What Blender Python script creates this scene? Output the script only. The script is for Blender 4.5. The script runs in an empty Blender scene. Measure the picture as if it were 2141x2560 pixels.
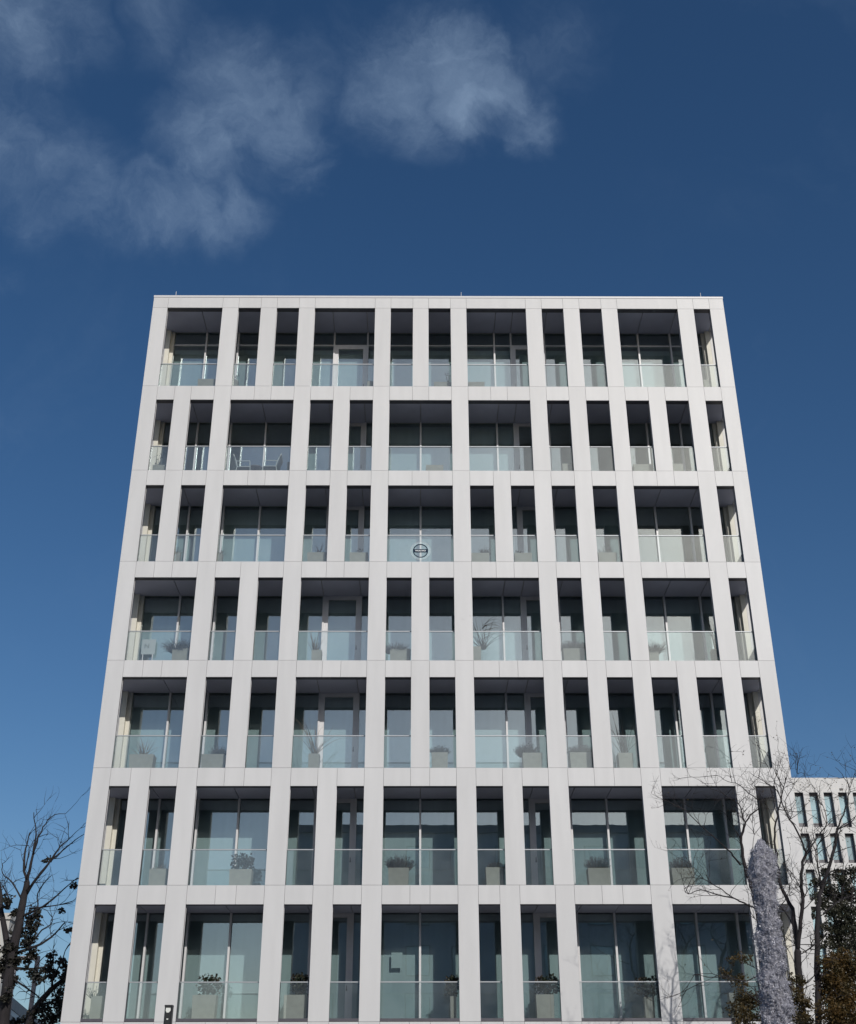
import bpy, math, random
from mathutils import Vector, Matrix, noise as mnoise

random.seed(11)
scene = bpy.context.scene
col = scene.collection

# ------------------------------------------------------------------ camera
F_PX, CX, CY = 3027.0, 1070.5, 1280.0            # focal length and centre in photo pixels (2141 x 2560)
CAM = Vector((-0.674, 0.0, 1.6))
PITCH, YAW, ROLL = 0.48516, 0.00743, -0.00200
_f = Vector((math.sin(YAW) * math.cos(PITCH), math.cos(YAW) * math.cos(PITCH), math.sin(PITCH)))
_r0 = Vector((math.cos(YAW), -math.sin(YAW), 0)); _u0 = _r0.cross(_f)
_r = math.cos(ROLL) * _r0 + math.sin(ROLL) * _u0
_u = -math.sin(ROLL) * _r0 + math.cos(ROLL) * _u0
cam_data = bpy.data.cameras.new('camera'); cam = bpy.data.objects.new('camera', cam_data); col.objects.link(cam)
cam.matrix_world = Matrix(((_r.x, _u.x, -_f.x, CAM.x), (_r.y, _u.y, -_f.y, CAM.y), (_r.z, _u.z, -_f.z, CAM.z), (0, 0, 0, 1)))
cam_data.sensor_fit = 'HORIZONTAL'; cam_data.sensor_width = 36.0; cam_data.lens = 36.0 * F_PX / 2141.0
cam_data.clip_start = 0.1; cam_data.clip_end = 6000
scene.camera = cam

def ray(px, py):
    return _f + _r * ((px - CX) / F_PX) - _u * ((py - CY) / F_PX)
def at(px, py, Y):                                # survey a photo pixel onto the plane at distance Y
    v = ray(px, py); return CAM + v * (Y / v.y)

# ------------------------------------------------------------------ sky, sun, exposure
SUN_AZ, SUN_EL = math.atan(0.39), math.radians(30.0)     # sun behind the camera, to the right
sun_dir = Vector((math.sin(SUN_AZ) * math.cos(SUN_EL), -math.cos(SUN_AZ) * math.cos(SUN_EL), math.sin(SUN_EL)))
world = bpy.data.worlds.new('World'); scene.world = world; world.use_nodes = True
wn, wl = world.node_tree.nodes, world.node_tree.links
wn.clear()
def N(nodes, t, **kw):
    n = nodes.new(t)
    for k, v in kw.items(): setattr(n, k, v)
    return n
w_out = N(wn, 'ShaderNodeOutputWorld'); w_bg = N(wn, 'ShaderNodeBackground'); w_bg.inputs['Strength'].default_value = 0.1
wl.new(w_bg.outputs[0], w_out.inputs['Surface'])
sky = N(wn, 'ShaderNodeTexSky', sky_type='NISHITA', sun_disc=False)
sky.sun_elevation = SUN_EL
sky.sun_rotation = math.atan2(sun_dir.x, sun_dir.y)
sky.altitude = 300; sky.air_density = 1.0; sky.dust_density = 1.7; sky.ozone_density = 2.2
hs = N(wn, 'ShaderNodeHueSaturation'); hs.inputs['Hue'].default_value = .502; hs.inputs['Saturation'].default_value = 1.24; hs.inputs['Value'].default_value = 0.73
gam = N(wn, 'ShaderNodeGamma'); gam.inputs['Gamma'].default_value = 1.03; wl.new(sky.outputs[0], gam.inputs['Color'])
wl.new(gam.outputs[0], hs.inputs['Color'])
tc = N(wn, 'ShaderNodeTexCoord')
def wmath(op, a, b=None, clamp=False):
    m = N(wn, 'ShaderNodeMath', operation=op); m.use_clamp = clamp
    for i, s in enumerate((a, b)):
        if s is None: continue
        if isinstance(s, (int, float)): m.inputs[i].default_value = s
        else: wl.new(s, m.inputs[i])
    return m.outputs[0]
def wnoise(scale, detail, rough, dist=0.0, vec=None):
    n = N(wn, 'ShaderNodeTexNoise'); n.inputs['Scale'].default_value = scale; n.inputs['Detail'].default_value = detail
    n.inputs['Roughness'].default_value = rough; n.inputs['Distortion'].default_value = dist
    wl.new(vec or tc.outputs['Generated'], n.inputs['Vector']); return n
wn1 = wnoise(5.0, 5, 0.55, 0.6)
sub = N(wn, 'ShaderNodeVectorMath', operation='SUBTRACT'); wl.new(wn1.outputs['Color'], sub.inputs[0]); sub.inputs[1].default_value = (.5, .5, .5)
scl = N(wn, 'ShaderNodeVectorMath', operation='SCALE'); wl.new(sub.outputs[0], scl.inputs[0]); scl.inputs['Scale'].default_value = 0.10
addv = N(wn, 'ShaderNodeVectorMath', operation='ADD'); wl.new(tc.outputs['Generated'], addv.inputs[0]); wl.new(scl.outputs[0], addv.inputs[1])
wn2 = wnoise(17.0, 6, 0.6, 0.4)
sub2 = N(wn, 'ShaderNodeVectorMath', operation='SUBTRACT'); wl.new(wn2.outputs['Color'], sub2.inputs[0]); sub2.inputs[1].default_value = (.5, .5, .5)
scl2 = N(wn, 'ShaderNodeVectorMath', operation='SCALE'); wl.new(sub2.outputs[0], scl2.inputs[0]); scl2.inputs['Scale'].default_value = 0.05
addv2 = N(wn, 'ShaderNodeVectorMath', operation='ADD'); wl.new(addv.outputs[0], addv2.inputs[0]); wl.new(scl2.outputs[0], addv2.inputs[1])
warped = addv2.outputs[0]
K = 2141 / 1756.0
clouds = [  # heart of each cloud patch (photo bearing), radius, weight
    (830, 150, .055, .80), (890, 130, .05, .78), (960, 165, .05, 1.0), (1020, 190, .042, .85), (780, 200, .05, .62), (850, 230, .05, .62), (1075, 255, .026, .62), (760, 95, .045, .45), (900, 70, .05, .4),
    (480, 200, .055, .66), (420, 260, .05, .62), (540, 260, .05, .60), (440, 330, .045, .62), (520, 330, .04, .42), (610, 365, .022, .42), (600, 190, .05, .4),
    (460, 440, .036, .70), (400, 430, .042, .72), (320, 440, .042, .66), (240, 420, .042, .62), (165, 385, .045, .62), (100, 340, .04, .60), (60, 420, .04, .45), (30, 270, .05, .5), (10, 330, .05, .5),
    (50, 40, .06, .66), (130, 60, .04, .5), (330, 10, .05, .35), (1150, 60, .045, .34), (5, 560, .022, .45), (120, 520, .06, .2), (1350, 490, .09, .14), (1480, 470, .05, .16)]
mask = None
for cx_, cy_, rad, wgt in clouds:
    c = ray(cx_ * K, cy_ * K).normalized()
    d = N(wn, 'ShaderNodeVectorMath', operation='DISTANCE'); wl.new(warped, d.inputs[0]); d.inputs[1].default_value = c
    mr = N(wn, 'ShaderNodeMapRange', interpolation_type='SMOOTHSTEP')
    mr.inputs['From Min'].default_value = rad * 1.6; mr.inputs['From Max'].default_value = 0.0
    mr.inputs['To Min'].default_value = 0.0; mr.inputs['To Max'].default_value = wgt
    wl.new(d.outputs['Value'], mr.inputs['Value'])
    mask = mr.outputs[0] if mask is None else wmath('MAXIMUM', mask, mr.outputs[0])
fb = wnoise(9.0, 12, 0.66, 0.2, warped)
fbr = N(wn, 'ShaderNodeMapRange'); fbr.inputs['From Min'].default_value = .28; fbr.inputs['From Max'].default_value = .72
wl.new(fb.outputs['Fac'], fbr.inputs['Value'])
cir = wnoise(2.3, 8, 0.6, 1.2, warped)
cirr = N(wn, 'ShaderNodeMapRange'); cirr.inputs['From Min'].default_value = .55; cirr.inputs['From Max'].default_value = .9; cirr.inputs['To Max'].default_value = .22
wl.new(cir.outputs['Fac'], cirr.inputs['Value'])
edge = wmath('MULTIPLY', wmath('SUBTRACT', fbr.outputs[0], 0.5), wmath('MULTIPLY', mask, 2.2, True))
body = N(wn, 'ShaderNodeMapRange', interpolation_type='SMOOTHSTEP')
body.inputs['From Min'].default_value = .08; body.inputs['From Max'].default_value = 1.2
wl.new(wmath('ADD', mask, wmath('MULTIPLY', edge, 0.66)), body.inputs['Value'])
dens = wmath('ADD', wmath('MULTIPLY', body.outputs[0], 0.72), wmath('MULTIPLY', cirr.outputs[0], fbr.outputs[0]))
smp = N(wn, 'ShaderNodeMapping'); smp.inputs['Rotation'].default_value = (0, 0, .6); smp.inputs['Scale'].default_value = (5, 26, 12); wl.new(warped, smp.inputs['Vector'])
stk = wnoise(1.0, 8, 0.6, 0.3, smp.outputs[0])
stkr = N(wn, 'ShaderNodeMapRange'); stkr.inputs['From Min'].default_value = .3; stkr.inputs['From Max'].default_value = .7; stkr.inputs['To Min'].default_value = .62; stkr.inputs['To Max'].default_value = 1.25
wl.new(stk.outputs['Fac'], stkr.inputs['Value'])
dens = wmath('MULTIPLY', wmath('MULTIPLY', dens, stkr.outputs[0]), 0.78, True)
mixc = N(wn, 'ShaderNodeMix', data_type='RGBA')
wl.new(dens, mixc.inputs['Factor']); wl.new(hs.outputs[0], mixc.inputs['A'])
mixc.inputs['B'].default_value = (2.9, 4.0, 5.6, 1)
wl.new(mixc.outputs['Result'], w_bg.inputs['Color'])

sun_data = bpy.data.lights.new('sun', 'SUN'); sun_data.energy = 3.0; sun_data.angle = math.radians(0.5); sun_data.color = (1.0, 0.955, 0.895)
sun = bpy.data.objects.new('sun', sun_data); col.objects.link(sun)
sun.rotation_euler = sun_dir.to_track_quat('Z', 'Y').to_euler(); sun.location = (20, -40, 40)

scene.view_settings.view_transform = 'Standard'; scene.view_settings.look = 'None'
scene.view_settings.exposure = 0.0; scene.view_settings.gamma = 1.0; scene.view_settings.use_curve_mapping = False
scene.cycles.transparent_max_bounces = 24; scene.cycles.max_bounces = 8; scene.cycles.diffuse_bounces = 4
scene.cycles.glossy_bounces = 4; scene.cycles.caustics_reflective = False; scene.cycles.caustics_refractive = False

# ------------------------------------------------------------------ materials
def new_mat(name):
    m = bpy.data.materials.new(name); m.use_nodes = True; nt = m.node_tree; nt.nodes.clear()
    o = nt.nodes.new('ShaderNodeOutputMaterial'); return m, nt.nodes, nt.links, o
def surf(name, c, rough=.6, metal=0.0, spec=.5, var=.08, scale=3.0, rnd=0.0, bump=0.0, bscale=40.0, hue=None, stretch=(1, 1, 1), world=False):
    m, n, l, o = new_mat(name)
    b = n.new('ShaderNodeBsdfPrincipled'); l.new(b.outputs[0], o.inputs['Surface'])
    b.inputs['Roughness'].default_value = rough; b.inputs['Metallic'].default_value = metal; b.inputs['Specular IOR Level'].default_value = spec
    t = n.new('ShaderNodeTexCoord'); mp = n.new('ShaderNodeMapping'); mp.inputs['Scale'].default_value = stretch
    ge = n.new('ShaderNodeNewGeometry')
    l.new(ge.outputs['Position'] if world else t.outputs['Object'], mp.inputs['Vector'])
    z = n.new('ShaderNodeTexNoise'); z.inputs['Scale'].default_value = scale; z.inputs['Detail'].default_value = 6; l.new(mp.outputs[0], z.inputs['Vector'])
    r = n.new('ShaderNodeMapRange'); r.inputs['From Min'].default_value = .3; r.inputs['From Max'].default_value = .7
    r.inputs['To Min'].default_value = 1 - var; r.inputs['To Max'].default_value = 1 + var; l.new(z.outputs['Fac'], r.inputs['Value'])
    val = r.outputs[0]
    if rnd:
        oi = n.new('ShaderNodeObjectInfo'); rr = n.new('ShaderNodeMapRange'); l.new(oi.outputs['Random'], rr.inputs['Value'])
        rr.inputs['To Min'].default_value = 1 - rnd; rr.inputs['To Max'].default_value = 1 + rnd
        mu = n.new('ShaderNodeMath'); mu.operation = 'MULTIPLY'; l.new(val, mu.inputs[0]); l.new(rr.outputs[0], mu.inputs[1]); val = mu.outputs[0]
    vm = n.new('ShaderNodeVectorMath'); vm.operation = 'SCALE'; l.new(val, vm.inputs['Scale'])
    if hue:
        mx = n.new('ShaderNodeMix'); mx.data_type = 'RGBA'; mx.inputs['A'].default_value = (*c, 1); mx.inputs['B'].default_value = (*hue, 1)
        z2 = n.new('ShaderNodeTexNoise'); z2.inputs['Scale'].default_value = scale * .6; z2.inputs['Detail'].default_value = 4; l.new(t.outputs['Object'], z2.inputs['Vector'])
        r2 = n.new('ShaderNodeMapRange'); r2.inputs['From Min'].default_value = .38; r2.inputs['From Max'].default_value = .62; l.new(z2.outputs['Fac'], r2.inputs['Value'])
        l.new(r2.outputs[0], mx.inputs['Factor']); l.new(mx.outputs['Result'], vm.inputs[0])
    else: vm.inputs[0].default_value = c
    l.new(vm.outputs[0], b.inputs['Base Color'])
    if bump:
        z3 = n.new('ShaderNodeTexNoise'); z3.inputs['Scale'].default_value = bscale; z3.inputs['Detail'].default_value = 5; l.new(mp.outputs[0], z3.inputs['Vector'])
        bp = n.new('ShaderNodeBump'); bp.inputs['Strength'].default_value = bump; bp.inputs['Distance'].default_value = .02
        l.new(z3.outputs['Fac'], bp.inputs['Height']); l.new(bp.outputs[0], b.inputs['Normal'])
    return m
def glass(name, tint, refl, rough=0.0, wav=0.0, haze=0.0):
    m, n, l, o = new_mat(name)
    tr = n.new('ShaderNodeBsdfTransparent'); tr.inputs['Color'].default_value = (*tint, 1)
    gl = n.new('ShaderNodeBsdfGlossy'); gl.inputs['Roughness'].default_value = rough; gl.inputs['Color'].default_value = (.92, .99, .98, 1)
    fr = n.new('ShaderNodeFresnel'); fr.inputs['IOR'].default_value = 1.5
    mu = n.new('ShaderNodeMath'); mu.operation = 'MULTIPLY_ADD'; mu.use_clamp = True; mu.inputs[1].default_value = 1.0; mu.inputs[2].default_value = refl
    l.new(fr.outputs[0], mu.inputs[0])
    mx = n.new('ShaderNodeMixShader'); l.new(mu.outputs[0], mx.inputs[0]); l.new(tr.outputs[0], mx.inputs[1]); l.new(gl.outputs[0], mx.inputs[2])
    if haze:                                      # milky diffuse veil, mixed in as dust to lift the dark glass
        df = n.new('ShaderNodeBsdfDiffuse'); df.inputs['Color'].default_value = (.72, .80, .82, 1)
        gp = n.new('ShaderNodeNewGeometry'); hz = n.new('ShaderNodeTexNoise'); hz.inputs['Scale'].default_value = 1.7; hz.inputs['Detail'].default_value = 5; l.new(gp.outputs['Position'], hz.inputs['Vector'])
        hr = n.new('ShaderNodeMapRange'); hr.inputs['From Min'].default_value = .3; hr.inputs['From Max'].default_value = .7; hr.inputs['To Min'].default_value = haze * .5; hr.inputs['To Max'].default_value = haze * 1.5; l.new(hz.outputs['Fac'], hr.inputs['Value'])
        m3 = n.new('ShaderNodeMixShader'); l.new(hr.outputs[0], m3.inputs[0]); l.new(mx.outputs[0], m3.inputs[1]); l.new(df.outputs[0], m3.inputs[2]); mx = m3
    l.new(mx.outputs[0], o.inputs['Surface'])
    if wav:
        t = n.new('ShaderNodeTexCoord'); z = n.new('ShaderNodeTexNoise'); z.inputs['Scale'].default_value = 1.3; l.new(t.outputs['Object'], z.inputs['Vector'])
        bp = n.new('ShaderNodeBump'); bp.inputs['Strength'].default_value = wav; bp.inputs['Distance'].default_value = .01
        l.new(z.outputs['Fac'], bp.inputs['Height']); l.new(bp.outputs[0], gl.inputs['Normal'])
    return m
def leaf_mat(name, c, c2, trans=.25):
    m, n, l, o = new_mat(name)
    oi = n.new('ShaderNodeTexCoord'); z = n.new('ShaderNodeTexNoise'); z.inputs['Scale'].default_value = 3.0; z.inputs['Detail'].default_value = 8
    l.new(oi.outputs['Object'], z.inputs['Vector'])
    r = n.new('ShaderNodeMapRange'); r.inputs['From Min'].default_value = .35; r.inputs['From Max'].default_value = .65; l.new(z.outputs['Fac'], r.inputs['Value'])
    mx = n.new('ShaderNodeMix'); mx.data_type = 'RGBA'; mx.inputs['A'].default_value = (*c, 1); mx.inputs['B'].default_value = (*c2, 1); l.new(r.outputs[0], mx.inputs['Factor'])
    b = n.new('ShaderNodeBsdfPrincipled'); b.inputs['Roughness'].default_value = .55; l.new(mx.outputs['Result'], b.inputs['Base Color'])
    t = n.new('ShaderNodeBsdfTranslucent'); l.new(mx.outputs['Result'], t.inputs['Color'])
    ms = n.new('ShaderNodeMixShader'); ms.inputs[0].default_value = trans; l.new(b.outputs[0], ms.inputs[1]); l.new(t.outputs[0], ms.inputs[2])
    l.new(ms.outputs[0], o.inputs['Surface']); return m

M = {}
M['panel'] = surf('white_cladding', (.550, .552, .554), .5, spec=.5, var=.035, scale=1.6, rnd=.03, stretch=(2.2, 1, .3), world=True)
M['panel_far'] = surf('white_render', (.53, .53, .525), .6, var=.04, scale=.5, rnd=.015, stretch=(2, 1, .3), world=True)
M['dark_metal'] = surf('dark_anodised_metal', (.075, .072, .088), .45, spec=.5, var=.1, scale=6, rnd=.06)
M['light_metal'] = surf('light_aluminium', (.62, .62, .63), .42, metal=.0, spec=.6, var=.04, scale=8, rnd=.03)
M['steel'] = surf('brushed_steel', (.34, .36, .38), .5, metal=.3, var=.05, scale=14, stretch=(1, 20, 20))
M['ceiling'] = surf('shade_tinted_soffit_panel', (.48, .50, .61), .6, var=.05, scale=1.5, rnd=.05)  # white panels, with the bluish tint of shade put into the colour
M['slab'] = surf('terrace_floor', (.48, .47, .46), .8, var=.1, scale=5)
M['cream'] = surf('cream_jamb', (.66, .64, .56), .6, var=.05, scale=4)
M['blind'] = surf('roller_blind_fabric', (.72, .745, .73), .9, spec=.2, var=.06, scale=1.2, rnd=.1, stretch=(6, 1, .4))
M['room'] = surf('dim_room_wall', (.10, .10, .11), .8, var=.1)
M['glass'] = glass('tinted_window_glass', (.835, .91, .92), .15, 0.0, .06, .010)
M['rail_glass'] = glass('balustrade_glass', (.91, .945, .95), .045, 0.0, 0.0, .032)
M['frost'] = glass('frosted_vinyl', (.93, .95, .955), 0.0, .35)
M['far_glass'] = surf('far_window_glass', (.26, .40, .45), .06, spec=1.0, var=.25, scale=.6, rnd=.3)  # teal base colour stands in for the reflected sky
M['pot'] = surf('concrete_pot', (.36, .345, .305), .85, var=.08, scale=6, rnd=.12, bump=.2)
M['soil'] = surf('soil', (.05, .04, .03), .95, var=.3, scale=30)
M['coping'] = surf('coping_metal', (.55, .55, .56), .45, spec=.6, var=.03)
M['bark'] = surf('dark_bark', (.018, .015, .017), .9, var=.35, scale=9, bump=.6, bscale=30, stretch=(1, 1, .3))
M['bark_grey'] = surf('grey_bark', (.019, .016, .018), .9, var=.4, scale=7, bump=.6, bscale=26, stretch=(1, 1, .3))
M['leaf_dark'] = leaf_mat('dark_leaf', (.012, .016, .012), (.034, .030, .022), .18)
M['leaf_black'] = leaf_mat('dark_green_leaf', (.014, .018, .010), (.038, .038, .018), .2)
M['leaf_rust'] = leaf_mat('rust_leaf', (.125, .072, .018), (.050, .040, .012), .3)
M['leaf_olive'] = leaf_mat('olive_leaf', (.10, .066, .018), (.035, .030, .012), .3)
M['lavender'] = leaf_mat('grey_purple_sprig', (.085, .07, .085), (.05, .055, .05), .2)
M['dry'] = leaf_mat('dry_grass', (.26, .20, .13), (.16, .12, .085), .3)
M['reed'] = leaf_mat('dark_reed', (.035, .035, .03), (.06, .055, .045), .2)
M['houseplant'] = leaf_mat('glossy_leaf', (.022, .034, .018), (.06, .042, .030), .15)
M['petal'] = leaf_mat('rust_petal', (.30, .11, .05), (.16, .07, .04), .3)
M['black'] = surf('black_housing', (.018, .018, .020), .4, spec=.5, var=.15)
M['lens'] = surf('opal_lens', (.70, .72, .68), .3, var=.04)
M['navy'] = surf('navy_vinyl', (.008, .022, .045), .8, spec=.15, var=.05)
M['white_vinyl'] = surf('white_vinyl', (.75, .77, .78), .5, var=.02)
M['paper'] = surf('paper', (.80, .82, .80), .8, var=.02)
M['board'] = surf('pale_board', (.31, .35, .355), .7, var=.03)
M['ink'] = surf('ink', (.16, .19, .19), .7, var=.02)
M['chair'] = surf('white_chair_frame', (.60, .63, .63), .4, var=.04)
M['mesh_seat'] = surf('grey_chair_sling', (.11, .12, .13), .7, var=.1)
M['table'] = surf('grey_table', (.18, .17, .18), .5, var=.06)
M['opp'] = surf('grey_render', (.42, .44, .48), .8, var=.15, scale=.3)
M['ground'] = surf('grey_paving', (.30, .29, .275), .85, var=.2, scale=.5, bump=.2)
M['pinkgrey'] = surf('pinkish_grey_metal', (.26, .24, .255), .55, var=.06, scale=1)
M['palewall'] = surf('pale_wall', (.46, .45, .42), .7, var=.06, scale=.5)

def water_mat():
    m, n, l, o = new_mat('frothy_water')
    t = n.new('ShaderNodeTexCoord'); mp = n.new('ShaderNodeMapping'); mp.inputs['Scale'].default_value = (1, 1, .6); l.new(t.outputs['Object'], mp.inputs['Vector'])
    z = n.new('ShaderNodeTexNoise'); z.inputs['Scale'].default_value = 22; z.inputs['Detail'].default_value = 7; z.inputs['Roughness'].default_value = .65; l.new(mp.outputs[0], z.inputs['Vector'])
    bp = n.new('ShaderNodeBump'); bp.inputs['Strength'].default_value = 1.0; bp.inputs['Distance'].default_value = .05; l.new(z.outputs['Fac'], bp.inputs['Height'])
    gl = n.new('ShaderNodeBsdfGlossy'); gl.inputs['Roughness'].default_value = .16; gl.inputs['Color'].default_value = (.75, .76, .84, 1); l.new(bp.outputs[0], gl.inputs['Normal'])
    df = n.new('ShaderNodeBsdfDiffuse'); df.inputs['Color'].default_value = (.40, .40, .45, 1); l.new(bp.outputs[0], df.inputs['Normal'])
    tr = n.new('ShaderNodeBsdfTransparent'); tr.inputs['Color'].default_value = (.8, .8, .86, 1)
    m1 = n.new('ShaderNodeMixShader'); m1.inputs[0].default_value = .16; l.new(df.outputs[0], m1.inputs[1]); l.new(gl.outputs[0], m1.inputs[2])
    r = n.new('ShaderNodeMapRange'); r.inputs['From Min'].default_value = .46; r.inputs['From Max'].default_value = .6; r.inputs['To Min'].default_value = .12; r.inputs['To Max'].default_value = .85; l.new(z.outputs['Fac'], r.inputs['Value'])
    m2 = n.new('ShaderNodeMixShader'); l.new(r.outputs[0], m2.inputs[0]); l.new(m1.outputs[0], m2.inputs[1]); l.new(tr.outputs[0], m2.inputs[2])
    l.new(m2.outputs[0], o.inputs['Surface']); return m
M['water'] = water_mat()
def drop_mat():
    m, n, l, o = new_mat('water_drop')
    gl = n.new('ShaderNodeBsdfGlossy'); gl.inputs['Roughness'].default_value = .34; gl.inputs['Color'].default_value = (.95, .95, 1, 1)
    df = n.new('ShaderNodeBsdfDiffuse'); df.inputs['Color'].default_value = (.50, .50, .555, 1)
    t = n.new('ShaderNodeTexCoord'); z = n.new('ShaderNodeTexNoise'); z.inputs['Scale'].default_value = 9; z.inputs['Detail'].default_value = 4; l.new(t.outputs['Object'], z.inputs['Vector'])
    r = n.new('ShaderNodeMapRange'); r.inputs['From Min'].default_value = .4; r.inputs['From Max'].default_value = .7; r.inputs['To Min'].default_value = .05; r.inputs['To Max'].default_value = .32; l.new(z.outputs['Fac'], r.inputs['Value'])
    m1 = n.new('ShaderNodeMixShader'); l.new(r.outputs[0], m1.inputs[0]); l.new(df.outputs[0], m1.inputs[1]); l.new(gl.outputs[0], m1.inputs[2])
    tr = n.new('ShaderNodeBsdfTransparent'); m2 = n.new('ShaderNodeMixShader'); m2.inputs[0].default_value = .4; l.new(m1.outputs[0], m2.inputs[1]); l.new(tr.outputs[0], m2.inputs[2])
    l.new(m2.outputs[0], o.inputs['Surface']); return m
M['drop'] = drop_mat()

# ------------------------------------------------------------------ mesh helpers
class MB:
    def __init__(s): s.v = []; s.f = []
    def box(s, x0, x1, y0, y1, z0, z1):
        b = len(s.v)
        s.v += [(x0, y0, z0), (x1, y0, z0), (x1, y1, z0), (x0, y1, z0), (x0, y0, z1), (x1, y0, z1), (x1, y1, z1), (x0, y1, z1)]
        s.f += [tuple(b + i for i in q) for q in ((0, 3, 2, 1), (4, 5, 6, 7), (0, 1, 5, 4), (1, 2, 6, 5), (2, 3, 7, 6), (3, 0, 4, 7))]
        return s
    def prism(s, pts, y0, y1):                    # outline in x,z pushed through y
        b = len(s.v); k = len(pts)
        s.v += [(x, y0, z) for x, z in pts] + [(x, y1, z) for x, z in pts]
        s.f.append(tuple(b + i for i in range(k))); s.f.append(tuple(b + k + i for i in reversed(range(k))))
        s.f += [(b + i, b + k + i, b + k + (i + 1) % k, b + (i + 1) % k) for i in range(k)]
        return s
    def plan(s, pts, z0, z1):                     # outline in x,y pushed through z
        b = len(s.v); k = len(pts)
        s.v += [(x, y, z0) for x, y in pts] + [(x, y, z1) for x, y in pts]
        s.f.append(tuple(b + i for i in reversed(range(k)))); s.f.append(tuple(b + k + i for i in range(k)))
        s.f += [(b + i, b + (i + 1) % k, b + k + (i + 1) % k, b + k + i) for i in range(k)]
        return s
    def tube(s, pts, rads, n=6, cap=True):
        pts = [Vector(p) for p in pts]; rings = []
        ref = Vector((.31, .77, .21))
        for i, p in enumerate(pts):
            t = (pts[min(i + 1, len(pts) - 1)] - pts[max(i - 1, 0)])
            if t.length < 1e-9: t = Vector((0, 0, 1))
            t.normalize(); a = t.cross(ref)
            if a.length < 1e-3: a = t.cross(Vector((1, 0, 0)))
            a.normalize(); c = t.cross(a)
            b = len(s.v); rings.append(b)
            for k in range(n):
                w = 2 * math.pi * k / n
                s.v.append(tuple(p + (a * math.cos(w) + c * math.sin(w)) * rads[i]))
        for i in range(len(rings) - 1):
            for k in range(n):
                s.f.append((rings[i] + k, rings[i] + (k + 1) % n, rings[i + 1] + (k + 1) % n, rings[i + 1] + k))
        if cap:
            s.f.append(tuple(rings[0] + k for k in reversed(range(n)))); s.f.append(tuple(rings[-1] + k for k in range(n)))
        return s
    def leaf(s, p, size, up=None, asp=.55):
        d = Vector((random.gauss(0, 1), random.gauss(0, 1), random.gauss(0, .7) - .25)).normalized() if up is None else up
        q = d.cross(Vector((random.gauss(0, 1), random.gauss(0, 1), random.gauss(0, 1)))).normalized()
        p = Vector(p); b = len(s.v); w = q * size * asp * .5; n = d.cross(q) * size * .12
        s.v += [tuple(p), tuple(p + d * size * .45 + w + n), tuple(p + d * size), tuple(p + d * size * .45 - w + n)]
        s.f += [(b, b + 1, b + 2), (b, b + 2, b + 3)]
        return s
    def blade(s, p, d0, ln, w, droop, seg=4):
        p = Vector(p); d = Vector(d0).normalized(); side = d.cross(Vector((random.gauss(0, 1), random.gauss(0, 1), .2))).normalized()
        b = len(s.v)
        for i in range(seg + 1):
            t = i / seg; ww = w * (1 - t * .85)
            s.v += [tuple(p - side * ww / 2), tuple(p + side * ww / 2)]
            d = (d + Vector((0, 0, -droop * (t + .15)))).normalized(); p = p + d * ln / seg
        for i in range(seg): s.f.append((b + 2 * i, b + 2 * i + 1, b + 2 * i + 3, b + 2 * i + 2))
        return s
    def mesh(s, name, smooth=False):
        m = bpy.data.meshes.new(name); m.from_pydata(s.v, [], s.f); m.update()
        if smooth: m.polygons.foreach_set('use_smooth', [True] * len(m.polygons))
        return m
_cache = {}
def obj(name, mesh, mat, parent=None, loc=(0, 0, 0), rot=None, **props):
    if isinstance(mesh, MB): mesh = mesh.mesh(name)
    if mat is not None and not mesh.materials: mesh.materials.append(M[mat])
    o = bpy.data.objects.new(name, mesh); col.objects.link(o); o.location = loc
    if rot: o.rotation_euler = rot
    if parent: o.parent = parent
    for k, v in props.items(): o[k] = v
    return o
def cbox(name, x0, x1, y0, y1, z0, z1, mat, parent=None, **props):      # a box that shares its mesh with alike ones
    k = (name, mat, round(x1 - x0, 4), round(y1 - y0, 4), round(z1 - z0, 4))
    if k not in _cache:
        _cache[k] = MB().box(0, k[2], 0, k[3], 0, k[4]).mesh(name)
    return obj(name, _cache[k], mat, parent, (x0, y0, z0), **props)
def thing(name, label, cat, loc=(0, 0, 0), group=None, rotz=0.0):
    o = bpy.data.objects.new(name, None); col.objects.link(o); o.location = loc; o.rotation_euler = (0, 0, rotz)
    o.empty_display_size = .2; o['label'] = label; o['category'] = cat
    if group: o['group'] = group
    return o

# ------------------------------------------------------------------ ground
obj('ground', MB().box(-1500, 1500, -1500, 1500, -.5, 0), 'ground', kind='structure')

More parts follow.
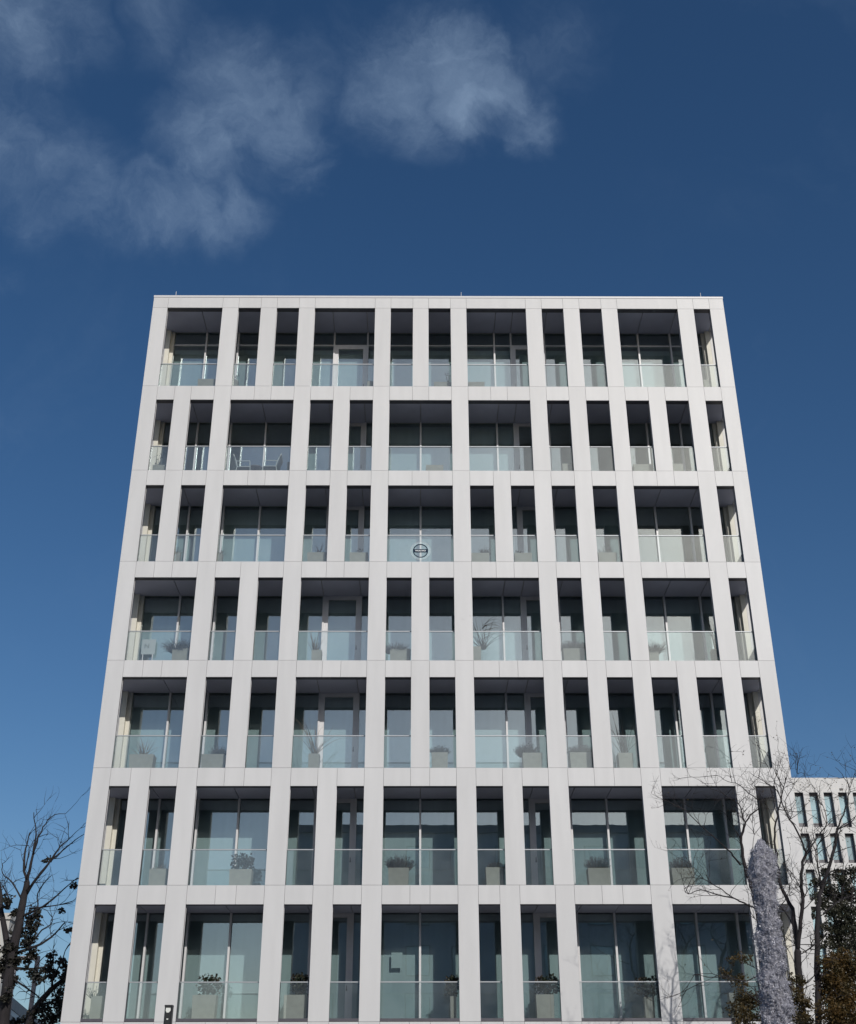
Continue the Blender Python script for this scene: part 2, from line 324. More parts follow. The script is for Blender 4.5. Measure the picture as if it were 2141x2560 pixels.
# ------------------------------------------------------------------ the white office building
FD = 35.47                                        # distance of its front
HW = 10.3855
OPEN = [(-9.85, -9.25), (-8.67, -7.86), (-7.275, -6.465), (-5.88, -5.08), (-4.50, -3.70), (-3.125, -2.32), (-1.745, -.945), (-.375, .42),
        (1.0, 1.79), (2.37, 3.155), (3.735, 4.52), (5.11, 5.91), (6.49, 7.30), (7.885, 8.685), (9.275, 9.868)]
FLOOR = [4.680, 8.281, 11.681, 15.081, 18.481, 21.881, 25.281]
TOP = [7.755, 11.135, 14.535, 17.915, 21.31, 24.71, 28.675]
PAT = [  # spans of the opening grid, from the lowest row in the photograph to the top row
    [0, 1, (2, 3), 4, 5, (6, 7), 'a', 'b', (10, 11), (12, 13), 14],
    [0, 1, (2, 3), 4, 5, (6, 7), 8, 9, (10, 11), (12, 13), 14],
    [(0, 1), 2, 3, (4, 5), 6, 7, (8, 9), 10, 11, 12, 13, 14],
    [(0, 1), 2, 3, (4, 5), 6, 7, (8, 9), 10, 11, (12, 13), 14],
    [0, 1, (2, 3), 4, 5, (6, 7), 8, 9, 10, 11, (12, 13), 14],
    [0, 1, (2, 3), 4, 5, (6, 7), (8, 9), 10, 11, 12, 13, 14],
    [(0, 1), 2, 3, (4, 5), 6, 7, (8, 9), 10, 11, (12, 13), 14]]
def span(e):
    if e == 'a': return (1.0, 1.61, None)
    if e == 'b': return (2.18, 3.19, None)
    if isinstance(e, tuple): return (OPEN[e[0]][0], OPEN[e[1]][1], (OPEN[e[0]][1], OPEN[e[1]][0]))
    return (*OPEN[e], None)
ROWS = [[span(e) for e in r] for r in PAT]
MUL = [-9.85, -8.64, -7.45, -6.20, -5.03, -3.87, -2.63, -1.97, -.655, .72, 2.08, 2.70, 3.95, 5.055, 6.30, 7.46, 8.665, 9.86]
DOORS = (5, 11)
G = .004                                          # half of a panel joint
B = thing('office_building', 'white seven-row office block with tall narrow and wide loggia openings filling the photo', 'building', (0, FD, 0))
TP = .04                                          # cladding thickness
RD = .25                                          # depth of the facade grid
for r in range(7):
    z0, zt = FLOOR[r], TOP[r]
    zn = FLOOR[r + 1] if r < 6 else zt
    ops = ROWS[r]
    xs = [-HW] + [v for o in ops for v in o[:2]] + [HW]
    for i in range(0, len(xs), 2):                # pillars
        a, b = xs[i], xs[i + 1]
        cbox('pillar_panel', a + (G if i else 0), b - (G if i < len(xs) - 2 else 0), 0, TP, z0 + G, zn - G, 'panel', B)
        ca = a + .012 if i else -HW + .26; cb = b - .012 if i < len(xs) - 2 else HW - .26
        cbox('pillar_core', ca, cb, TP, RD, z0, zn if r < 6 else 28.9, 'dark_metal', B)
        for xe, s in ((b, 1), (a, -1)):           # guide channels on the reveals
            if abs(xe) < HW - .1:
                x0 = cb if s > 0 else ca - .010
                cbox('guide_rail', x0, x0 + .010, .13, .165, z0 + 1.03, zt, 'light_metal', B)
    for k, (a, b, inner) in enumerate(ops):       # lintels, soffit boxes, balustrades
        if r < 6:
            cuts = [a, inner[0], inner[1], b] if inner else [a, b]
            for c0, c1 in zip(cuts, cuts[1:]):
                cbox('lintel_panel', c0 + G, c1 - G, 0, TP, zt, zn - G, 'panel', B)
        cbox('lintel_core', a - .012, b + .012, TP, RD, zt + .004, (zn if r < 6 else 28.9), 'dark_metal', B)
        zb = z0 + .012
        if r == 0:
            cbox('dark_sill', a - .006, b + .006, .015, RD, z0 + .012, z0 + .085, 'dark_metal', B); zb = z0 + .086
        bal = cbox('balustrade', a - .008, b + .008, .150, .166, zb, z0 + 1.01, 'rail_glass', B)
        k_ = ('handrail', round(b - a, 4))
        if k_ not in _cache: _cache[k_] = MB().box(0, b - a + .016, 0, .042, 0, .030).mesh('handrail')
        obj('handrail', _cache[k_], 'steel', bal, (0, -.013, z0 + 1.011 - zb))
    # terrace slab, ceilings, window wall
    ztop_s = z0
    zbot_s = (TOP[r - 1] + .06) if r else z0 - .45
    cbox('floor_slab', -HW + .26, HW - .26, RD + .002, 6.9, zbot_s, ztop_s, 'slab', B)
    for a, b in zip([-HW + .262] + MUL[1:-1], MUL[1:-1] + [HW - .262]):
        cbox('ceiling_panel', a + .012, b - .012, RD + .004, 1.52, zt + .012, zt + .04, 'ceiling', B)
    zh = zt + .03
    for i, x in enumerate(MUL):
        if i in (0, len(MUL) - 1): continue
        cbox('mullion', x - .030, x + .030, 1.50, 1.655, z0 + .002, zh, 'light_metal', B)
    zr = z0 + 2.82 if r == 6 else None
    for i, (a, b) in enumerate(zip(MUL, MUL[1:])):
        xa, xb = a + .030, b - .030
        if i == 0: xa = a
        if i == len(MUL) - 2: xb = b
        hi = zr if zr else zh
        if i in DOORS:
            fr = MB(); s = .135
            top = hi - .14
            fr.box(xa, xa + s, 1.53, 1.64, z0 + .02, hi); fr.box(xb - s, xb, 1.53, 1.64, z0 + .02, hi)
            fr.box(xa + s, xb - s, 1.535, 1.64, top, hi); fr.box(xa + s, xb - s, 1.535, 1.64, z0 + .02, z0 + .12)
            dr = obj('door', fr, 'light_metal', B)
            cbox('pane', xa + s, xb - s, 1.60, 1.612, z0 + .12, top, 'glass', dr)
            hx = xb - s + .03 if i == 5 else xa + s - .05
            cbox('handle', hx, hx + .022, 1.495, 1.53, z0 + .98, z0 + 1.09, 'dark_metal', dr)
            cbox('door_handle_plate', hx - .008, hx + .03, 1.522, 1.53, z0 + .95, z0 + 1.0, 'dark_metal', dr)
        else:
            cbox('window_pane', xa, xb, 1.60, 1.612, z0 + .055, hi - .002, 'glass', B)
            cbox('window_sill', xa, xb, 1.56, 1.64, z0 + .004, z0 + .055, 'light_metal', B)
        if zr:
            cbox('transom', xa, xb, 1.545, 1.645, zr, zr + .05, 'light_metal', B)
            cbox('clerestory_pane', xa, xb, 1.60, 1.612, zr + .05, zh, 'glass', B)
        # blinds behind the panes
        noblind = (r == 5 and (i < 4 or i >= 11)) or (r == 4 and i >= 14)
        if not noblind:
            bt = (zr if zr else zh) - .02
            cbox('roller_blind', a + .01, b - .01, 1.80, 1.806, z0 + .01, bt, 'blind', B)
    # stepped end jambs and the side openings of the corner loggias
    for sg in (-1, 1):
        def sx(x0, x1): return (x0, x1) if sg > 0 else (-x1, -x0)
        cbox('end_jamb', *sx(9.965, HW - .262), 1.37, 1.66, z0 + .002, zh - .02, 'cream', B)
        cbox('end_jamb_return', *sx(9.838, 9.963), 1.505, 1.66, z0 + .002, zh - .02, 'cream', B)
        cbox('side_pillar', *sx(HW - .258, HW), TP + .002, RD, z0, zn if r < 6 else 28.9, 'panel', B)
        cbox('side_lintel', *sx(HW - .258, HW), RD + .002, 1.368, zt + .004, zn - .004 if r < 6 else 28.9, 'panel', B)
        sb = cbox('side_balustrade', *sx(HW - .10, HW - .084), RD, 1.368, z0 + .012, z0 + 1.01, 'rail_glass', B)
        obj('handrail', MB().box(-.013, .029, 0, 1.116, 0, .03), 'steel', sb, (0, 0, 1.0))
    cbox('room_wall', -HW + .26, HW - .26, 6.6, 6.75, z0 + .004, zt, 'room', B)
# parapet, coping, body
pts = [-HW] + [v for o in ROWS[6] for v in o[:2]] + [HW]
for i in range(len(pts) - 1):
    a, b = pts[i], pts[i + 1]
    cbox('parapet_panel', a + (G if i else 0), b - (G if i < len(pts) - 2 else 0), 0, TP, 28.675 + G, 29.135, 'panel', B)
cbox('coping', -HW - .012, HW + .012, -.014, .40, 29.14, 29.222, 'coping', B)
cbox('parapet_core', -HW + .26, HW - .26, TP + .002, .39, 28.905, 29.138, 'dark_metal', B)
cbox('roof_deck', -HW + .26, HW - .26, .40, 18.0, 28.73, 28.90, 'slab', B)
for s in (-1, 1):
    x0 = -HW if s < 0 else HW - .258
    cbox('side_wall', x0, x0 + .258, 1.372, 18.0, 0, 29.138, 'panel', B)
    cbox('side_wall', x0, x0 + .258, TP + .002, 1.370, 0, 4.676, 'panel', B); cbox('side_parapet', x0, x0 + .258, TP + .002, 1.370, 28.904, 29.138, 'panel', B)
cbox('rear_wall', -HW + .26, HW - .26, 17.75, 18.0, 0, 28.72, 'panel', B)
# entrance storey under the lowest row seen
xs = [-HW] + [v for o in ROWS[0] for v in o[:2]] + [HW]
for i in range(0, len(xs), 2):
    cbox('pillar_panel', xs[i] + (G if i else 0), xs[i + 1] - (G if i < len(xs) - 2 else 0), 0, TP, .15, 4.68 - G, 'panel', B)
    cbox('pillar_core', max(xs[i] + .012, -HW + .26), min(xs[i + 1] - .012, HW - .26), TP, RD, 0, 4.68, 'dark_metal', B)
for a, b, inner in ROWS[0]:
    cuts = [a, inner[0], inner[1], b] if inner else [a, b]
    for c0, c1 in zip(cuts, cuts[1:]):
        cbox('lintel_panel', c0 + G, c1 - G, 0, TP, 4.05, 4.68 - G, 'panel', B)
    cbox('lintel_core', a - .012, b + .012, TP, RD, 4.054, 4.68, 'dark_metal', B)
    cbox('shop_window', a - .012, b + .012, RD + .02, RD + .05, .15, 4.05, 'far_glass', B)
for px in (361, 946, 1437):                       # lightning rods on the coping
    p = at(px * K, 604 * K, FD + .2)
    o = obj('lightning_rod', MB().tube([(p.x, .2, 29.2), (p.x, .2, 29.56)], [.014, .010], 6), 'coping', B)

# ------------------------------------------------------------------ things on the loggias
ORD = ['first', 'second', 'third', 'fourth', 'fifth', 'sixth', 'seventh', 'eighth', 'ninth', 'tenth', 'eleventh', 'twelfth']
ROWNAME = ['lowest row', 'sixth row down', 'fifth row down', 'fourth row down', 'third row down', 'second row down', 'top row']
CROPS = {'A': (330, 710, 2.195), 'B': (1100, 710, 2.195), 'C': (280, 1180, 2.195), 'D': (1080, 1180, 1.951),
         'E': (220, 1640, 1.951), 'F': (1100, 1640, 1.951), 'G': (130, 2180, 1.951), 'H': (1000, 2180, 1.951)}
def cp(c, x, y, d):
    q = CROPS[c]; return at(q[0] + x / q[2], q[1] + y / q[2], FD + d)
def plant_mesh(kind, w, h, seed):
    st = random.getstate(); random.seed(seed); mb = MB()
    if kind in ('bush', 'sparse'):
        for i in range(int((420 if kind == 'bush' else 70) * max(.5, w / .5))):
            x = random.uniform(-w / 2, w / 2) * .75; y = random.uniform(-.14, .14)
            d = Vector((x / w * 1.5 + random.gauss(0, .35), y * 2 + random.gauss(0, .35), 1))
            hh = h * random.uniform(.45, 1.05) * (1 - .35 * abs(x / w * 2))
            mb.blade((x, y, 0), d, hh, .022, random.uniform(.02, .2), 3)
            if random.random() < .5: mb.leaf(Vector((x, y, 0)) + d.normalized() * hh * .9, .05)
    elif kind == 'trailing':
        for i in range(int(300 * max(.5, w / .5))):
            x = random.uniform(-w / 2, w / 2); y = random.uniform(-.2, .1)
            d = Vector((x / w * 1.2 + random.gauss(0, .5), y * 2 + random.gauss(-.15, .4), .9))
            mb.blade((x, y, -.02), d, h * random.uniform(.5, 1.1), .026, random.uniform(.1, .6), 4)
    elif kind in ('grass', 'reed'):
        for i in range(34 if kind == 'grass' else 40):
            x = random.uniform(-.08, .08); y = random.uniform(-.08, .08)
            d = Vector((random.gauss(0, .32) * w / .5, random.gauss(0, .25), 1))
            mb.blade((x, y, 0), d, h * random.uniform(.5, 1.15), .026, random.uniform(.0, .35), 6)
        if kind == 'reed':
            for i in range(14): mb.blade((random.uniform(-.05, .05), 0, h * random.uniform(.3, .7)), Vector((random.uniform(.3, 1), random.gauss(0, .3), .5)), h * .7, .018, random.uniform(.35, .7), 6)
    elif kind == 'leafy':
        for i in range(10):
            d = Vector((random.gauss(0, .45), random.gauss(0, .4), 1))
            mb.blade((random.uniform(-.05, .05), random.uniform(-.05, .05), 0), d, h * .8, .014, .05, 3)
        for i in range(330):
            th = random.uniform(0, 6.283); rr = random.random() ** .5
            p = Vector((math.cos(th) * rr * w * .46, math.sin(th) * rr * w * .36, h * (.18 + .72 * random.random())))
            p.x *= 1 - .3 * abs(p.z / h - .5)
            mb.leaf(p, random.uniform(.07, .12), asp=.75)
    elif kind == 'sprig':
        for i in range(7):
            d = Vector((random.gauss(0, .25), random.gauss(0, .2), 1))
            mb.blade((random.uniform(-w, w) * .2, 0, 0), d, h * random.uniform(.6, 1.05), .022, .02, 4)
            for j in range(9): mb.leaf(Vector((0, 0, 0)) + d.normalized() * h * random.uniform(.3, 1), .05)
    random.setstate(st)
    return mb
def planter(row, c, x0, x1, yt, plant=None, pb=None, dep=.38, note=None, pm=None):
    """pot from crop columns x0..x1 with its rim at yt; plant box pb = (x0, x1, ytop)"""
    zf = FLOOR[row] + .002
    p0, p1 = cp(c, x0, yt, dep), cp(c, x1, yt, dep)
    w = max(.14, p1.x - p0.x); ztop = max(zf + .25, p0.z); cxp = (p0.x + p1.x) / 2
    dd = min(.42, max(.25, w))
    ops = ROWS[row]
    idx = min(range(len(ops)), key=lambda i: 0 if ops[i][0] - .1 < cxp - (cxp + .67) * .012 < ops[i][1] + .1 else abs((ops[i][0] + ops[i][1]) / 2 - cxp))
    where = 'in %s opening from left, %s' % (ORD[idx], ROWNAME[row])
    desc = {None: 'empty pale box planter', 'bush': 'pale box planter with grey purple bush', 'trailing': 'pale box planter with drooping bush', 'grass': 'pale box planter with dry grass',
            'reed': 'pale box planter with tall arching reed', 'leafy': 'pale box planter with round leafy plant', 'sprig': 'pale box planter with thin sprig', 'sparse': 'pale box planter with sparse shoots'}[plant]
    if note: desc = note
    t = thing('planter', desc + ', ' + where, 'planter', (cxp, FD + dep + dd / 2, zf), 'planters on the loggias')
    h = ztop - zf; tp = .93
    pot = MB(); b = w / 2; e = dd / 2
    pot.v = [(-b * tp, -e * tp, 0), (b * tp, -e * tp, 0), (b * tp, e * tp, 0), (-b * tp, e * tp, 0), (-b, -e, h), (b, -e, h), (b, e, h), (-b, e, h),
             (-b + .025, -e + .025, h), (b - .025, -e + .025, h), (b - .025, e - .025, h), (-b + .025, e - .025, h),
             (-b + .03, -e + .03, h - .06), (b - .03, -e + .03, h - .06), (b - .03, e - .03, h - .06), (-b + .03, e - .03, h - .06)]
    pot.f = [(0, 3, 2, 1)] + [(i, (i + 1) % 4, 4 + (i + 1) % 4, 4 + i) for i in range(4)] + [(4 + i, 4 + (i + 1) % 4, 8 + (i + 1) % 4, 8 + i) for i in range(4)] + [(8 + i, 8 + (i + 1) % 4, 12 + (i + 1) % 4, 12 + i) for i in range(4)]
    obj('pot', pot, 'pot', t)
    cbox('soil', -b + .032, b - .032, -e + .032, e - .032, h - .09, h - .05, 'soil', t)
    if plant:
        q0, q1 = cp(c, pb[0], pb[2], dep + .15), cp(c, pb[1], pb[2], dep + .15)
        pw = max(.15, q1.x - q0.x); ph = max(.15, q0.z - ztop + .03)
        mk = pm or {'bush': 'lavender', 'trailing': 'lavender', 'grass': 'dry', 'reed': 'reed', 'leafy': 'houseplant', 'sprig': 'reed', 'sparse': 'dry'}[plant]
        obj('foliage', plant_mesh(plant, pw, ph, int(x0 * 7 + row * 131)), mk, t, ((q0.x + q1.x) / 2 - cxp, 0, h - .05))
    return t
# top row
planter(6, 'A', 362, 458, 520); planter(6, 'A', 556, 582, 525, 'sprig', (556, 580, 488)); planter(6, 'A', 1292, 1325, 532)
planter(6, 'A', 1658, 1752, 536, 'sprig', (1728, 1750, 476)); planter(6, 'B', 156, 246, 536, note='low beige empty box planter'); planter(6, 'B', 1448, 1476, 524)
# second row
planter(5, 'A', 114, 190, 992, 'sprig', (130, 162, 932)); planter(5, 'A', 853, 875, 976, note='narrow pale box planter right of the chairs'); planter(5, 'A', 1614, 1710, 992)
planter(5, 'B', 672, 726, 985); planter(5, 'B', 1062, 1165, 988); planter(5, 'B', 1278, 1335, 986)
# third row
planter(4, 'C', 352, 374, 440, 'sparse', (352, 376, 408)); planter(4, 'C', 584, 606, 444, 'sparse', (584, 606, 412))
planter(4, 'C', 1072, 1180, 440, 'grass', (1088, 1186, 384), pm='lavender'); planter(4, 'C', 1304, 1406, 441, 'sprig', (1320, 1395, 410))
planter(4, 'D', 193, 281, 394, 'bush', (243, 272, 362)); planter(4, 'D', 404, 488, 394, 'sprig', (412, 436, 374)); planter(4, 'D', 812, 902, 392, 'sparse', (806, 895, 352), pm='lavender')
# middle row
planter(3, 'C', 332, 430, 966, 'trailing', (328, 434, 905)); planter(3, 'C', 1096, 1152, 976, 'grass', (1088, 1152, 886)); planter(3, 'C', 1526, 1640, 970, 'trailing', (1514, 1602, 930))
planter(3, 'D', 200, 240, 850, 'reed', (198, 300, 700)); planter(3, 'D', 640, 746, 860, 'bush', (630, 748, 814)); planter(3, 'D', 1060, 1106, 866, 'trailing', (1054, 1106, 820))
planter(3, 'D', 1366, 1392, 864, 'grass', (1358, 1388, 702), pm='reed', note='pale box planter with tall wispy plant')
# fifth row
planter(2, 'E', 202, 322, 479, 'grass', (214, 342, 384)); planter(2, 'E', 554, 666, 479, 'bush', (608, 668, 430)); planter(2, 'E', 1076, 1130, 476, 'grass', (1074, 1160, 288))
planter(2, 'F', -40, 40, 470, 'bush', (-45, 42, 432)); planter(2, 'F', 404, 500, 472, 'bush', (380, 462, 415)); planter(2, 'F', 634, 746, 470, 'bush', (630, 738, 424), pm='lavender')
planter(2, 'F', 870, 942, 472, 'grass', (848, 932, 300), pm='reed', note='pale box planter with tall bare stalks')
# sixth row
planter(1, 'E', 300, 388, 1038, 'sparse', (320, 390, 998)); planter(1, 'E', 690, 800, 1040, 'leafy', (698, 818, 958)); planter(1, 'E', 1465, 1566, 1033, 'bush', (1468, 1578, 958))
planter(1, 'F', 224, 318, 1031, 'bush', (234, 316, 995)); planter(1, 'F', 722, 832, 1034, 'bush', (724, 806, 962)); planter(1, 'F', 1130, 1242, 1034, 'bush', (1134, 1216, 968))
# lowest row
planter(0, 'G', 192, 246, 606, 'sparse', (194, 240, 530), pm='houseplant'); planter(0, 'G', 686, 802, 600, 'leafy', (708, 832, 490)); planter(0, 'G', 1132, 1240, 600, 'leafy', (1168, 1256, 482))
planter(0, 'H', 246, 276, 606, 'leafy', (216, 296, 500)); planter(0, 'H', 664, 752, 598, 'leafy', (652, 784, 494)); planter(0, 'H', 1192, 1240, 610, 'leafy', (1140, 1270, 500)); planter(0, 'H', 1606, 1650, 590)

# two chairs and a table on the second row
def bar(p, q, r=.014, n=6): return MB().tube([p, q], [r, r], n)
def chair(cx_, y, z, face, label, tilt=0.0):
    t = thing('terrace_chair', label, 'chair', (cx_, y, z), 'chairs on the loggia', 0 if face > 0 else math.pi)
    s = MB(); s.box(-.21, .25, -.24, .24, .425, .45); obj('seat', s, 'mesh_seat', t)
    b = MB(); b.prism([(-.235, .45), (-.21, .45), (-.35, .90), (-.375, .89)], -.24, .24); obj('backrest', b, 'mesh_seat', t)
    for sy in (-.26, .26):
        obj('leg', bar((.27, sy, 0), (.22, sy, .66)), 'chair', t)
        obj('leg', MB().tube([(-.30, sy, 0), (-.20, sy, .45), (-.24, sy, .64), (-.36, sy, .93)], [.014] * 4, 6), 'chair', t)
        obj('armrest', bar((-.26, sy, .655), (.225, sy, .665), .016), 'chair', t)
        obj('seat_rail', bar((-.21, sy, .44), (.25, sy, .44), .014), 'chair', t)
    obj('top_rail', bar((-.36, -.26, .93), (-.36, .26, .93)), 'chair', t)
pc = at(560 + 450 / 8.78, 1080 + 700 / 8.78, FD + .75)
chair(pc.x, FD + .78, FLOOR[5] + .002, 1, 'white framed chair facing right, left of round table, second row from top')
pc = at(560 + 1040 / 8.78, 1080 + 700 / 8.78, FD + .75)
chair(pc.x, FD + .74, FLOOR[5] + .002, -1, 'white framed chair with dark sling, facing left, right of round table')
pc = at(560 + 695 / 8.78, 1080 + 740 / 8.78, FD + .95)
t = thing('round_table', 'round grey table between two white framed chairs, second row from top', 'table', (pc.x, FD + 1.0, FLOOR[5] + .002))
obj('table_top', MB().tube([(0, 0, .615), (0, 0, .64)], [.27, .27], 28), 'table', t)
obj('stem', MB().tube([(0, 0, .02), (0, 0, .615)], [.03, .025], 10), 'dark_metal', t)
obj('foot', MB().tube([(0, 0, 0), (0, 0, .02)], [.2, .19], 20), 'dark_metal', t)

def text_mesh(body, size, sx, depth=.0015):
    cu = bpy.data.curves.new('lettering', 'FONT'); cu.body = body; cu.size = size; cu.extrude = depth; cu.align_x = 'CENTER'; cu.align_y = 'CENTER'; cu.offset = size * .035
    o = bpy.data.objects.new('lettering', cu); col.objects.link(o)
    bpy.context.view_layer.update()
    m = bpy.data.meshes.new_from_object(o.evaluated_get(bpy.context.evaluated_depsgraph_get()))
    bpy.data.objects.remove(o)
    for v in m.vertices: x, y, z = v.co; v.co = (x * sx, -z, y)
    return m
def ring(r0, r1, y0, y1, a0=0, a1=360, n=56):
    mb = MB(); full = a1 - a0 >= 360; k = n if full else n + 1
    for i in range(k):
        w = math.radians(a0 + (a1 - a0) * i / n); c, s = math.cos(w), math.sin(w)
        mb.v += [(r0 * c, y0, r0 * s), (r1 * c, y0, r1 * s), (r1 * c, y1, r1 * s), (r0 * c, y1, r0 * s)]
    for i in range(n):
        a, b = 4 * i, 4 * ((i + 1) % k)
        for q in range(4): mb.f.append((a + q, b + q, b + (q + 1) % 4, a + (q + 1) % 4))
    return mb
ps = at(980 + 840 / 11.707, 1320 + 668 / 11.707, FD + .145)
t = thing('logo_sign', 'round ring logo with dark lettered bar on the glass balustrade, third row from top', 'sign', (ps.x, FD + .1455, ps.z))
pxm = 11.707 * 3027 / (FD * math.cos(PITCH) + (ps.z - 1.6) * math.sin(PITCH))
ro, ri = 297 / pxm, 222 / pxm
obj('ring', ring(ri - .030, ri, -.003, .001), 'navy', t)
obj('outer_band', ring(ri + .004, ro - .009, -.002, .0005), 'frost', t)
obj('rim', ring(ro - .008, ro, -.004, .001), 'steel', t)
obj('bar', MB().box(-ri + .002, ri - .002, -.005, .001, -.058, .058), 'navy', t)
obj('lettering', text_mesh('VOLVO', .066, 1.6), 'white_vinyl', t, (0, -.0065, 0))
a = math.radians(42)
obj('arrow', MB().tube([(ro * math.cos(a) - .03, 0, ro * math.sin(a) - .005), (ro * math.cos(a) + .012, 0, ro * math.sin(a) + .01), (ro * math.cos(a) + .016, 0, ro * math.sin(a) + .10)], [.010, .007, .006], 6), 'steel', t)
# sheet on the pane of the lowest row, notice board on the middle row
pa, pb_ = at(940 + 255 / 6.5625, 2240 + 930 / 6.5625, FD + 1.63), at(940 + 435 / 6.5625, 2240 + 1185 / 6.5625, FD + 1.63)
o = cbox('paper_sheet', pa.x, pb_.x, FD + 1.628, FD + 1.632, pb_.z, pa.z, 'paper'); o['label'] = 'plain paper sheet taped to the pane of the central wide lowest-row window'; o['category'] = 'paper'
na, nb = at(330 + 290 / 10.975, 1570 + 315 / 10.975, FD + 1.46), at(330 + 620 / 10.975, 1570 + 725 / 10.975, FD + 1.46)
t = thing('notice_board', 'white board with faint letter N behind glass, first opening from left, fourth row down', 'board', ((na.x + nb.x) / 2, FD + 1.46, FLOOR[3] + .002))
bw = (nb.x - na.x) / 2
obj('panel', MB().box(-bw, bw, 0, .02, nb.z - FLOOR[3], na.z - FLOOR[3]), 'board', t)
obj('lettering', text_mesh('N', .20, 1.1), 'ink', t, (-bw * .25, -.003, (na.z + nb.z) / 2 - FLOOR[3] + .02))
for sx in (-1, 1): obj('stand_leg', MB().box(sx * bw * .7 - .012, sx * bw * .7 + .012, .002, .018, 0, nb.z - FLOOR[3]), 'light_metal', t)

# ------------------------------------------------------------------ neighbouring white block on the right
ND = 105.0
def nb_at(x, y): return at(1960 + x / 7.503, 1920 + y / 7.503, ND)
n0 = nb_at(200, 460); n1 = nb_at(1018, 460); n2 = nb_at(370, 460); zA0 = n0.z; zA1 = nb_at(290, 1108).z
zB0 = nb_at(320, 1228).z; zB1 = nb_at(400, 1785).z; zC0 = nb_at(430, 1905).z; zTop = nb_at(160, 182).z; zStep = nb_at(200, 352).z
sp = (n1.x - n0.x) / 3; ww = sp * .60; st = zB0 - zC0
NB = thing('neighbour_block', 'white office block with narrow deep-set windows behind the right corner', 'building', (n0.x - 4 * sp, ND, 0))
xs0 = 0.0; ncol = 13
rows = [(zA1, zA0), (zB1, zB0)]
z_ = zC0
while z_ > 3: rows.append((max(z_ - (zB0 - zB1), .6), z_)); z_ -= st
Wn = ncol * sp
pier = sp - ww
cbox('parapet', -pier, Wn, .06, .5, zStep + .02, zTop, 'panel_far', NB)
prev = zStep
for (a, b) in rows:
    cbox('spandrel', -pier, Wn, .0, .5, b, prev, 'panel_far', NB); prev = a
    for c in range(ncol):
        x = c * sp
        cbox('pier', x - pier, x, .002, .5, a, b, 'panel_far', NB)
        h = b - a
        if ('nw', round(h, 2)) not in _cache:
            fm = MB(); fm.box(0, ww, .42, .50, 0, h * .14); fm.box(0, ww, .42, .5, h * .93, h); fm.box(0, .05, .42, .5, h * .14, h * .93); fm.box(ww - .05, ww, .42, .5, h * .14, h * .93); fm.box(ww - .02, ww, .03, .42, 0, h); fm.box(0, ww - .02, .03, .42, h - .02, h)
            _cache[('nw', round(h, 2))] = fm.mesh('window')
            _cache[('np', round(h, 2))] = MB().box(.05, ww - .05, .46, .48, h * .14, h * .93).mesh('pane')
        wobj = obj('window', _cache[('nw', round(h, 2))], 'dark_metal', NB, (x, 0, a))
        obj('pane', _cache[('np', round(h, 2))], 'far_glass', wobj)
cbox('spandrel', -pier, Wn, .0, .5, 0, prev, 'panel_far', NB)
cbox('body', -pier, Wn, .52, 14, 0, zTop - .3, 'panel_far', NB)
pv = nb_at(1082, 402); o = cbox('vent', pv.x - .15 - NB.location.x, pv.x + .15 - NB.location.x, -.06, 0, pv.z - .08, pv.z + .08, 'black', NB)

# ------------------------------------------------------------------ block across the street (mirrored in the lower panes)
OB = thing('opposite_block', 'dark flat-roofed block across the street, seen mirrored in the lower windows', 'building', (25, -27, 0))
cbox('wall', -35, 35, -7, 7, 0, 23.2, 'opp', OB); cbox('roof_edge', -35.3, 35.3, -7.3, 7.3, 23.2, 23.8, 'pinkgrey', OB)
for r in range(6):
    for c in range(20):
        w_ = cbox('window', -33.5 + c * 3.4, -31.7 + c * 3.4, 6.98, 7.06, 2 + r * 3.6, 4.2 + r * 3.6, 'dark_metal', OB)
        cbox('pane', .08, 1.72, .082, .09, .08, 2.12, 'far_glass', w_)

# ------------------------------------------------------------------ far left: pale block, grey shed, portal frame
def lf(x, y, Y): return at(x / 6.56, 2240 + y / 6.56, Y)
p = lf(375, 285, 85); LB = thing('pale_block', 'pale building corner behind the left tree', 'building', (p.x - 8.8, 85, 0))
cbox('wall', 0, 8, 0, 2.5, 0, p.z - .4, 'palewall', LB); cbox('roof_edge', -.2, 8.1, -.15, 2.6, p.z - .4, p.z, 'palewall', LB)
for r in range(3):
    for c in range(2): 
        w_ = cbox('window', 1.2 + c * 3, 2.6 + c * 3, -.05, .0, 1.5 + r * 3, 3.2 + r * 3, 'dark_metal', LB); cbox('pane', .08, 1.32, -.012, -.002, .08, 1.62, 'far_glass', w_)
p = lf(220, 1640, 60); q = lf(760, 1800, 74)
SH = thing('grey_shed', 'low pinkish grey metal-clad shed behind the left tree', 'building', (p.x, 60, 0))
dx, dy = q.x - p.x, 14.0
def quad_wall(name, x0, y0, x1, y1, z0, z1, th, mat, par):
    d = Vector((x1 - x0, y1 - y0)).normalized(); n = Vector((-d.y, d.x)) * th
    return obj(name, MB().plan([(x0, y0), (x1, y1), (x1 + n.x, y1 + n.y), (x0 + n.x, y0 + n.y)], z0, z1), mat, par)
for i in range(12):
    a, b = i / 12, (i + 1) / 12 - .004
    quad_wall('cladding_sheet', dx * a, dy * a, dx * b, dy * b, lf(115, 1950, 60).z + .25, p.z - .25, .12, 'pinkgrey', SH)
    quad_wall('front_sheet', -7 + 7 * a, 0, -7 + 7 * b, 0, 0, p.z - .25, .12, 'pinkgrey', SH)
quad_wall('roof_edge', -.1, -.1, dx, dy, p.z - .25, p.z, .3, 'pinkgrey', SH); quad_wall('roof_edge', -7, -.1, -.1, -.1, p.z - .25, p.z, .3, 'pinkgrey', SH)
quad_wall('white_band', -.03, -.05, dx, dy, lf(115, 1950, 60).z, lf(115, 1950, 60).z + .24, .16, 'white_vinyl', SH)
